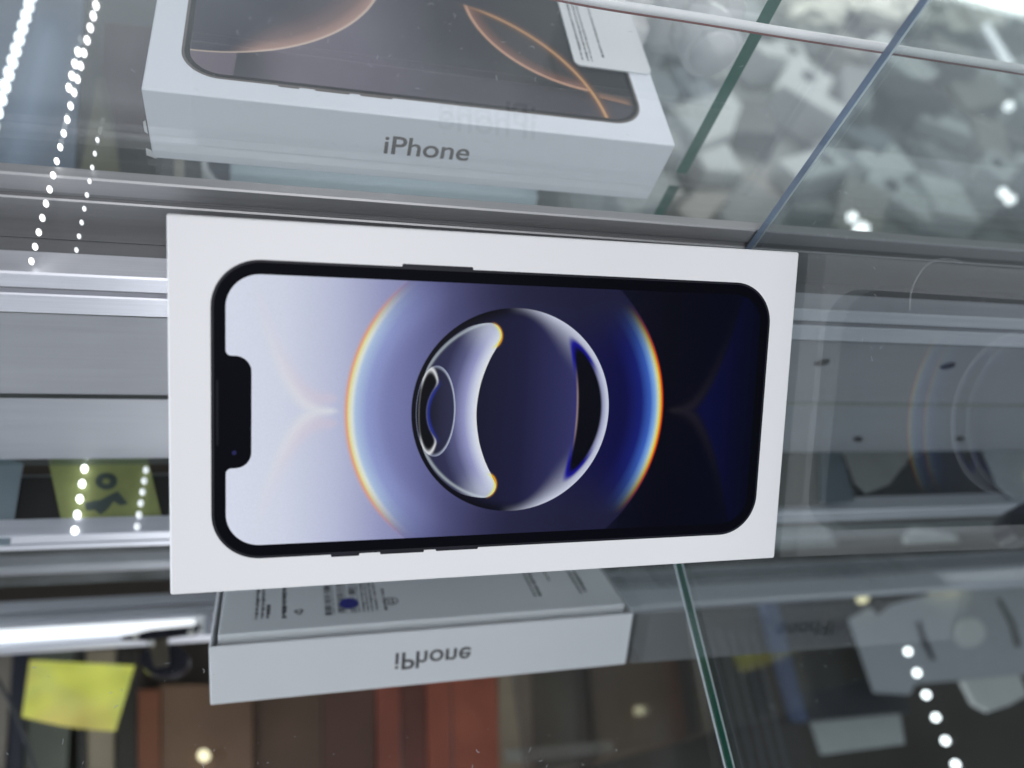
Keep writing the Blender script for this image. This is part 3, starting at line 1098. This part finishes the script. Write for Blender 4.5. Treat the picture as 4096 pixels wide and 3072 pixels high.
# two-tone cable hanging behind the door
def tube(name, pts, r, mat, parent=None, seg=12, off=(0, 0, 0), half=None):
    P = [np.array(p, float) for p in pts]
    # Catmull-Rom
    Q = []
    ext = [2 * P[0] - P[1]] + P + [2 * P[-1] - P[-2]]
    for i in range(1, len(ext) - 2):
        for k in range(10):
            t = k / 10
            a, b_, c, d_ = ext[i - 1:i + 3]
            Q.append(0.5 * ((2 * b_) + (-a + c) * t + (2 * a - 5 * b_ + 4 * c - d_) * t * t + (-a + 3 * b_ - 3 * c + d_) * t ** 3))
    Q.append(P[-1])
    v, f = [], []
    up = np.array([0, 0, 1.0])
    for i, q in enumerate(Q):
        tn = Q[min(i + 1, len(Q) - 1)] - Q[max(i - 1, 0)]
        tn /= np.linalg.norm(tn)
        s1 = np.cross(tn, up)
        if np.linalg.norm(s1) < 1e-3:
            s1 = np.array([1.0, 0, 0])
        s1 /= np.linalg.norm(s1)
        s2 = np.cross(s1, tn)
        for k in range(seg):
            a = 2 * math.pi * k / seg
            v.append(q + np.array(off) + r * (math.cos(a) * s1 + math.sin(a) * s2))
    for i in range(len(Q) - 1):
        for k in range(seg):
            f.append([i * seg + k, i * seg + (k + 1) % seg, (i + 1) * seg + (k + 1) % seg, (i + 1) * seg + k])
    return mesh_obj(name, v, f, mat, parent, True)


m_cable = mat_plain('white_cable_sheath', (0.80, 0.80, 0.80), 0.4, var=0.06)
m_cable_red = mat_plain('red_cable_stripe', (0.19, 0.035, 0.025), 0.45, var=0.2)
cpts = [on_y(a, b_, 190) for a, b_ in ((1500, -190), (1950, -85), (2350, 0), (2800, 72), (3200, 138), (3600, 200), (4096, 278), (4500, 345))]
cab = empty('cable', tuple(cpts[0]))
cl = [p - cpts[0] for p in cpts]
tag(cab, 'thin white cable with a red stripe strung across the upper right', 'cable')
tube('white_sheath', cl, 1.3, m_cable, cab)
tube('red_stripe', cl, 0.45, m_cable_red, cab, 8, (0, -0.75, -1.05))

# ------------------------------------------------------------------ what the mirror shows: things overhead and under the rail
m_yellow = mat_plain('yellow_paper', (0.74, 0.76, 0.09), 0.6, var=0.25, scale=22)
m_yellow_dull = mat_plain('olive_yellow_paper', (0.27, 0.30, 0.11), 0.6, var=0.35, scale=60)
def mottled(name, a, b_, c_):
    """thin stained paper that lets light through"""
    m, nt, b = new_mat(name)
    n1, n2 = noise(12, 3), noise(40, 4)
    c = mixc(sstep(0.45, 0.7, n2) * 0.55, mixc(sstep(0.44, 0.66, n1) * 0.85, a, b_), c_)
    N.put(b.inputs['Base Color'], c)
    b.inputs['Roughness'].default_value = 0.65
    tr = nt.nodes.new('ShaderNodeBsdfTranslucent')
    nt.links.new(c.s, tr.inputs[0])
    mx = nt.nodes.new('ShaderNodeMixShader')
    mx.inputs[0].default_value = 0.5
    nt.links.new(b.outputs[0], mx.inputs[1])
    nt.links.new(tr.outputs[0], mx.inputs[2])
    nt.links.new(mx.outputs[0], nt.nodes['Material Output'].inputs[0])
    return m


m_yellow = mottled('stained_yellow_paper', (0.90, 0.92, 0.16), (0.80, 0.66, 0.20), (0.72, 0.80, 0.22))
m_doodle = mat_plain('dark_green_ink', (0.055, 0.075, 0.07), 0.6)


def overhead(name, pix, h, thick, mat, label=None, cat=None, parent=None, org=None):
    pts = [via_mirror(a, b_, h) for a, b_ in pix]
    if org is not None:
        pts = [p - org for p in pts]
    o = plate(name, pts, thick, mat, parent)
    if label:
        tag(o, label, cat)
    return o


# taped yellow note under the rail
org = via_mirror(400, 2000, 75.6)
yn = empty('taped_note', tuple(org))
tag(yn, 'yellow green note with a dark ring doodle, mirrored left of the front box', 'note')
overhead('note_sheet', [(190, 1830), (590, 1830), (655, 2100), (645, 2122), (255, 2126)], 75.6, 0.5, m_yellow_dull, parent=yn, org=org)
rp = []
for k in range(28):
    a = 2 * math.pi * k / 28
    rp.append((425 + 44 * math.cos(a), 1925 + 34 * math.sin(a)))
ri_ = [(425 + 15 * math.cos(2 * math.pi * k / 28), 1925 + 11 * math.sin(2 * math.pi * k / 28)) for k in range(28)]
v = [via_mirror(a, b_, 75.5) - org for a, b_ in rp] + [via_mirror(a, b_, 75.5) - org for a, b_ in ri_]
mesh_obj('ring_doodle', v, [[k, (k + 1) % 28, 28 + (k + 1) % 28, 28 + k] for k in range(28)], m_doodle, yn)
v = [via_mirror(a, b_, 75.5) - org for a, b_ in ((335, 2010), (400, 2000), (448, 1975), (470, 1965), (488, 1985), (512, 2015), (480, 2022), (455, 2005), (428, 2040), (402, 2060), (380, 2040), (345, 2042))]
mesh_obj('blot_doodle', v, [list(range(len(v)))], m_doodle, yn)
led_dot_row('led_dot_row', row(via_mirror(338, 1875, 73.2), via_mirror(299, 2122, 73.2), 5), m_led_soft, 1.6, 'five bright leds mirrored in a row over the doodled note', ribbon=False)
led_dot_row('led_dot_row', row(via_mirror(584, 1880, 73.2), via_mirror(549, 2105, 73.2), 6), m_led_faint, 1.5, 'six dim leds mirrored along the edge of the doodled note', ribbon=False)
overhead('pale_strip', [(-120, 1800), (92, 1850), (40, 2180), (-120, 2180)], 75.0, 0.8, mat_plain('pale_blue_strip', (0.24, 0.29, 0.32), 0.3), 'pale grey blue strip mirrored at the far left', 'strip')

# second glazing bar, then the upper door rail with its light bar
bar = empty('glazing_bar', (0, 0, 200))
tag(bar, kind='structure')
ya = via_mirror(100, 2268, 200)[1]
yb = via_mirror(100, 2222, 200)[1]
box('bar_body', -600, 900, ya, yb, 0, 12, m_alu, bar, 0.4)
top_rail = empty('top_rail', (0, 0, 300))
tag(top_rail, kind='structure')
def yy(py, h=300):
    return via_mirror(100, py, h)[1]
box('rear_band', -700, 1000, yy(2446), yy(2403), 0, 14, m_alu_wall, top_rail, 0.5)
box('dark_groove', -700, 1000, yy(2457), yy(2446) - 0.05, 3, 14, m_alu_dark, top_rail, 0)
box('middle_band', -700, 1000, yy(2490), yy(2457) - 0.05, 0.5, 14, m_alu_wall, top_rail, 0.5)
box('front_band', -700, 1000, yy(2590), yy(2492), 2.0, 14, m_alu, top_rail, 0.6)
lb = empty('light_bar', (-700, yy(2588), 299.0))
tag(lb, 'glaring white light bar along the mirrored upper rail at the lower left', 'light bar')
m_tube = mat_emit('light_diffuser', (0.93, 0.95, 1.0), 0.95)
box('diffuser', 0, 640, yy(2562) - yy(2588), yy(2515) - yy(2588), -1, 2.6, m_tube, lb, 0.8)
box('end_cap', 640.2, 646, 1.5, yy(2510) - yy(2588) + .5, -1.2, 2.8, m_white_plastic, lb, 0.4)

# lock bracket hanging under the rail
org = via_mirror(650, 2600, 296.0)
lk = empty('door_lock', tuple(org))
tag(lk, 'dark round metal door lock mirrored under the upper rail', 'lock')
m_dark_metal = mat_plain('dark_metal', (0.03, 0.03, 0.04), 0.25, 0.7)
m_chrome = mat_plain('bright_metal', (0.85, 0.83, 0.76), 0.2, 0.6)
def disc(name, pix_c, rx, ry, h, thick, mat, parent, org, n=28):
    return overhead(name, [(pix_c[0] + rx * math.cos(2 * math.pi * k / n), pix_c[1] + ry * math.sin(2 * math.pi * k / n)) for k in range(n)], h, thick, mat, parent=parent, org=org)
disc('lock_body', (658, 2640), 98, 62, 289, 12, m_dark_metal, lk, org)
overhead('lock_plate', [(480, 2548), (600, 2520), (800, 2500), (790, 2530), (600, 2560), (490, 2556)], 292, 3, m_dark_metal, parent=lk, org=org)
overhead('lock_tongue', [(588, 2560), (672, 2552), (676, 2660), (616, 2668)], 286, 2.5, mat_plain('aged_brass', (0.10, 0.085, 0.06), 0.3, 0.6), parent=lk, org=org)
disc('rivet', (542, 2543), 13, 13, 290, 1.5, m_chrome, lk, org, 16)
disc('rivet', (764, 2530), 14, 14, 290, 1.5, m_chrome, lk, org, 16)
disc('rivet', (606, 2572), 12, 12, 284, 1.5, m_chrome, lk, org, 16)

# yellow sticky note
org = via_mirror(300, 2780, 420)
sn = empty('sticky_note', tuple(org))
tag(sn, 'plain bright yellow paper note mirrored in the lower left corner', 'note')
def note_mesh():
    A = [(118, 2640), (540, 2662), (462, 2925), (88, 2868)]
    v, f = [], []
    n = 12
    for i in range(n + 1):
        for j in range(n + 1):
            a, b_ = i / n, j / n
            px = (A[0][0] * (1 - a) + A[1][0] * a) * (1 - b_) + (A[3][0] * (1 - a) + A[2][0] * a) * b_
            py = (A[0][1] * (1 - a) + A[1][1] * a) * (1 - b_) + (A[3][1] * (1 - a) + A[2][1] * a) * b_
            py += 12 * b_ * math.sin(a * math.pi)
            h = 420 - 6 * math.sin(a * math.pi) * b_ - 4 * b_ * b_ + 2.2 * math.sin(a * 9 + b_ * 4) * math.sin(b_ * 7 - a * 3)
            v.append(via_mirror(px, py, h) - org)
    for i in range(n):
        for j in range(n):
            k = i * (n + 1) + j
            f.append([k, k + 1, k + n + 2, k + n + 1])
    o = mesh_obj('note_sheet', v, f, m_yellow, sn, True)
note_mesh()

# goods on the upper shelf, seen from below in the mirror
ub = box('upper_shelf_board', -900, 1300, -60, 900, 640, 652, m_brown, bev=0)
tag(ub, kind='structure')
def goods(x0, x1, y0, y1, rgb, label, h=560, var=0.35, rough=0.5, slant=0):
    m = mat_plain('packet_' + label.split()[0] + '_' + label.split()[1], rgb, rough, var=var, scale=18)
    o = overhead('shelf_packet', [(x0, y0), (x1, y0 - 2), (x1 + slant, y1), (x0 + slant, y1)], h, 70, m, label, 'packet')
    return o
goods(-260, 48, 2600, 3200, (0.223, 0.194, 0.159), 'tan brown packet mirrored at the lower left corner', slant=-20)
goods(50, 118, 2610, 3200, (0.016, 0.018, 0.030), 'narrow navy packet mirrored left of the yellow note', slant=-40)
goods(122, 300, 2600, 3200, (0.114, 0.120, 0.094), 'olive grey packet mirrored under the yellow note', h=565, slant=-40)
goods(304, 340, 2600, 3200, (0.024, 0.022, 0.019), 'thin dark packet mirrored beside the cream one', slant=10)
goods(344, 462, 2600, 3200, (0.315, 0.257, 0.177), 'cream tan packet mirrored below the yellow note', h=562, slant=-10)
goods(466, 548, 2600, 3200, (0.031, 0.025, 0.020), 'dark brown packet mirrored right of the cream one', slant=0)
goods(552, 640, 2760, 3200, (0.199, 0.065, 0.030), 'orange brown packet mirrored above the round warm lamp', h=553)
goods(642, 1010, 2740, 3200, (0.181, 0.103, 0.061), 'wide brown packet mirrored below the left end of the front box', h=556)
goods(1014, 1290, 2680, 3200, (0.115, 0.066, 0.041), 'dark wide packet mirrored left of the red ones', h=566)
goods(1292, 1500, 2680, 3200, (0.102, 0.047, 0.031), 'dark maroon packet mirrored next to the red ones', h=562)
goods(1504, 1600, 2640, 3200, (0.225, 0.059, 0.034), 'first rust red packet mirrored below the reflected lettering', h=558, var=0.6, slant=5)
goods(1604, 1700, 2640, 3200, (0.127, 0.040, 0.026), 'dark red packet mirrored between two rust red ones', h=561, var=0.6, slant=8)
goods(1704, 1800, 2640, 3200, (0.260, 0.068, 0.036), 'second rust red packet mirrored below the reflected lettering', h=557, var=0.5, slant=10)
goods(1804, 1985, 2640, 3200, (0.297, 0.078, 0.041), 'broad orange red packet mirrored beside the cream one', h=559, var=0.45, slant=15)
goods(1990, 2125, 2640, 3200, (0.245, 0.193, 0.130), 'cream packet mirrored right of the red one', h=560, slant=8)
goods(2130, 2300, 2640, 3200, (0.061, 0.066, 0.047), 'dark green packet mirrored beside the cream stripe', h=563, slant=8)
goods(2304, 2350, 2640, 3200, (0.011, 0.012, 0.010), 'black gap packet mirrored between the green ones', slant=8)
goods(2354, 2680, 2640, 3200, (0.089, 0.072, 0.052), 'olive brown packet mirrored left of the green glass edge', h=561, slant=30)
m_shelf_lip = mat_plain('shelf_lip', (0.22, 0.21, 0.18), 0.5)
overhead('shelf_ticket', [(2020, 3000), (2450, 2960), (2460, 3010), (2030, 3050)], 545, 3, m_shelf_lip, 'pale ticket strip mirrored at the bottom beneath the green packet', 'ticket')
b1 = overhead('warm_lamp', [(815 + 24 * math.cos(2 * math.pi * k / 20), 3022 + 24 * math.sin(2 * math.pi * k / 20)) for k in range(20)], 540, 3, m_led_warm, 'small round warm lamp mirrored at the bottom left', 'lamp')
m_wire = mat_plain('black_wire', (0.01, 0.01, 0.012), 0.5)
wp = [via_mirror(a, b_, 330) for a, b_ in ((-60, 2640), (0, 2735), (60, 2850), (110, 2980), (150, 3110))]
w = tube('thin_wire', [p - wp[0] for p in wp], 1.2, m_wire)
w.location = Vector(wp[0]) * S
tag(w, 'thin dark wire mirrored across the lower left corner', 'wire')

# lower right: hanging packets mirrored
m_hang = mat_plain('grey_white_card', (0.58, 0.60, 0.63), 0.5, var=0.05)
org = via_mirror(3750, 2600, 420)
hc = empty('blister_card', tuple(org))
tag(hc, 'grey white hang card with a round window mirrored at the lower right', 'blister card')
overhead('card_sheet', [(3512, 2462), (3560, 2420), (3830, 2345), (4140, 2235), (4260, 2700), (4080, 2700), (3850, 2720), (3660, 2735)], 420, 1.2, m_hang, parent=hc, org=org)
overhead('folded_flap', [(3395, 2475), (3480, 2428), (3508, 2455), (3660, 2738), (3640, 2778), (3495, 2770)], 419, 1.0, m_hang, parent=hc, org=org)
disc('round_window', (3880, 2530), 62, 58, 417, 2.5, mat_plain('pale_window', (0.95, 0.94, 0.91), 0.35), hc, org)
overhead('curved_slot', [(3668, 2488), (3684, 2482), (3700, 2540), (3735, 2620), (3742, 2640), (3730, 2640), (3690, 2570)], 418, 0.8, mat_plain('slot_shadow', (0.05, 0.05, 0.07), 0.5), parent=hc, org=org)
overhead('curved_slot', [(3990, 2395), (4004, 2395), (4060, 2490), (4085, 2580), (4066, 2590), (4045, 2500)], 418, 0.8, mat_plain('slot_edge', (0.16, 0.16, 0.16), 0.5), parent=hc, org=org)
overhead('white_tab', [(3850, 2722), (4080, 2700), (4110, 2780), (4040, 2820), (3960, 2846), (3900, 2815)], 423, 6, mat_plain('white_tab', (0.85, 0.85, 0.82), 0.4), 'white rounded tab mirrored below the hang card', 'plastic tab')
org = via_mirror(3200, 2600, 440)
bp = empty('blue_packet', tuple(org))
tag(bp, 'dark phone packet with blue edge mirrored right of the green glass edge', 'packet')
overhead('dark_face', [(3100, 2385), (3500, 2430), (3640, 2850), (3590, 2850), (3225, 2885), (3120, 2580)], 440, 8, mat_plain('dark_slate', (0.022, 0.026, 0.036), 0.35), parent=bp, org=org)
overhead('blue_edge', [(3048, 2392), (3102, 2385), (3150, 2580), (3232, 2885), (3180, 2880), (3085, 2560)], 439, 9, mat_plain('blue_edge', (0.07, 0.105, 0.22), 0.4), parent=bp, org=org)
overhead('brown_face', [(3160, 2590), (3520, 2570), (3560, 2700), (3200, 2770)], 438.5, 1, mat_plain('dark_olive_face', (0.045, 0.042, 0.034), 0.4), parent=bp, org=org)
overhead('white_strip', [(3248, 2888), (3600, 2850), (3620, 2975), (3290, 3018)], 450, 4, mat_plain('white_strip', (0.62, 0.64, 0.62), 0.4), 'short whitish strip mirrored at the bottom right', 'strip')
m_ridge = mat_plain('ridge_plastic', (0.13, 0.125, 0.14), 0.3)
rg = empty('ribbed_case', tuple(org))
tag(rg, 'ribbed dark case of parallel ridges mirrored beside the green glass edge', 'case')
overhead('case_body', [(2760, 2480), (3060, 2440), (3260, 3120), (2880, 3140)], 456, 6, mat_plain('dark_brown_plastic', (0.050, 0.042, 0.036), 0.4), parent=rg, org=org)
for k in range(5):
    x = 2830 + 45 * k
    overhead('ridge', [(x, 2520), (x + 9, 2520), (x + 150, 3090), (x + 138, 3090)], 454.5, 1.5, m_ridge, parent=rg, org=org)
overhead('yellow_scrap', [(2940, 2628), (3080, 2612), (3085, 2640), (2950, 2662)], 453, 1, mat_plain('dim_yellow', (0.07, 0.068, 0.02), 0.5), 'dim yellow scrap mirrored among the ridges', 'paper scrap')
led_dot_row('led_dot_row', row(via_mirror(3632, 2606, 215), via_mirror(3822, 3058, 215), 6), m_led_soft, 2.8, 'row of large glaring leds mirrored at the lower right', ribbon=False)
b2 = overhead('warm_lamp', [(3452 + 24 * math.cos(2 * math.pi * k / 20), 2385 + 28 * math.sin(2 * math.pi * k / 20)) for k in range(20)], 410, 2, m_led_warm, 'oval warm yellow lamp mirrored above the hang card', 'lamp')
b3 = overhead('warm_lamp', [(3715, 2372), (3790, 2345), (3800, 2328), (3885, 2322), (3870, 2345), (3820, 2362), (3770, 2362)], 410, 2, m_led_warm, 'wedge shaped warm yellow light mirrored on the hang card edge', 'lamp')

# right window under the rail: pale shapes seen above the mirrored wall
def under(name, pix, rgb, label, h=70, rough=0.5):
    o = overhead(name, pix, h, 1.2, mat_plain(name + '_board', rgb, rough, var=0.2), label, 'card')
    for v_ in o.data.vertices:
        v_.co.y = max(v_.co.y, 0.1405)
    return o
under('beige_card', [(3120, 1800), (3290, 1800), (3320, 2120), (3100, 2120)], (0.19, 0.19, 0.17), 'beige card mirrored just right of the front box', h=72)
under('blue_card', [(3280, 1800), (3360, 1800), (3420, 2000), (3330, 2060), (3280, 2000)], (0.15, 0.19, 0.22), 'blue grey card mirrored inside the ghost phone outline')
under('pale_card', [(3370, 1800), (3660, 1800), (3560, 1935), (3470, 1970), (3420, 1930)], (0.34, 0.35, 0.34), 'pale pointed card mirrored under the right rail')
under('dark_card', [(3300, 1985), (3480, 1965), (3640, 1850), (3720, 1800), (4000, 1800), (4060, 2090), (3320, 2110)], (0.035, 0.04, 0.045), 'dark slanting card mirrored under the right rail', h=74)
under('bright_card', [(3930, 1800), (4180, 1800), (4180, 2060), (4060, 2010), (3990, 1940)], (0.50, 0.54, 0.56), 'bright white card mirrored at the right edge', h=71)
dk = overhead('black_knob', [(4110 + 75 * math.cos(2 * math.pi * k / 24), 2085 + 75 * math.sin(2 * math.pi * k / 24)) for k in range(24)], 52, 12, mat_plain('black_rubber', (0.006, 0.007, 0.012), 0.35), 'black round knob cut off at the right edge', 'knob')

# ------------------------------------------------------------------ dust and lint on the glass
dr = random.Random(11)
def lint(name, spots, frame, n, label):
    """small curled fibres and grains lying on a glass face; frame(px, py) -> point, two in-plane axes"""
    v, f = [], []
    for k in range(n):
        px0, px1, py0, py1 = dr.choice(spots)
        p, e1, e2, nn = frame(dr.uniform(px0, px1), dr.uniform(py0, py1))
        a = dr.uniform(0, 6.28)
        if dr.random() < 0.6:
            r_ = dr.uniform(0.05, 0.12)
            k0 = len(v)
            for j in range(5):
                t = a + 1.257 * j
                v.append(p + e1 * r_ * math.cos(t) * dr.uniform(0.6, 1.3) + e2 * r_ * math.sin(t))
            f.append(list(range(k0, k0 + 5)))
        else:
            L = dr.uniform(0.5, 1.6)
            w_ = dr.uniform(0.025, 0.05)
            cur = dr.uniform(-2.5, 2.5)
            q = p.copy()
            k0 = len(v)
            m_ = 7
            for j in range(m_ + 1):
                dvec = e1 * math.cos(a) + e2 * math.sin(a)
                nvec = -e1 * math.sin(a) + e2 * math.cos(a)
                v += [q + nvec * w_, q - nvec * w_]
                q = q + dvec * L / m_
                a += cur / m_
            for j in range(m_):
                f.append([k0 + 2 * j, k0 + 2 * j + 1, k0 + 2 * j + 3, k0 + 2 * j + 2])
    o = mesh_obj(name, v, f, m_dust)
    tag(o, label, 'dust', kind='stuff')


m_dust = mat_plain('pale_lint', (0.42, 0.44, 0.46), 0.8)
ex_, ey_, ez_ = np.eye(3)
lint('door_dust', [(620, 2500, 0, 620), (800, 2300, 0, 350), (2500, 3100, 0, 700), (300, 2600, 0, 760)], lambda a, b_: (on_y(a, b_, 164.4), ex_, ez_, ey_), 130, 'pale lint and dust on the sliding door')
def on_x(px, py, x):
    v = ray(px, py)
    return CAM + v * (x - CAM[0]) / v[0]
lint('pane_dust', [(3150, 4096, 350, 1900), (3250, 3600, 900, 1400), (3250, 3500, 600, 1000)], lambda a, b_: (on_x(a, b_, 136.6), ey_, ez_, ex_), 90, 'pale lint and dust on the upright side pane')
lint('floor_dust', [(2700, 4000, 2250, 3072), (2950, 3500, 2300, 2900), (0, 860, 2600, 3072), (600, 2600, 2900, 3060)], lambda a, b_: (on_z(a, b_, 0.25), ex_, ey_, ez_), 90, 'pale lint and dust on the mirror floor')
# a long curled fibre on the pane
fp = [on_x(a, b_, 136.5) for a, b_ in ((3640, 1240), (3645, 1170), (3672, 1105), (3720, 1052), (3790, 1036), (3850, 1052))]
fb = tube('curled_fibre', [p - fp[0] for p in fp], 0.05, m_dust, None, 5)
fb.location = Vector(fp[0]) * S
tag(fb, 'long curled pale fibre on the side pane right of the front box', 'fibre')
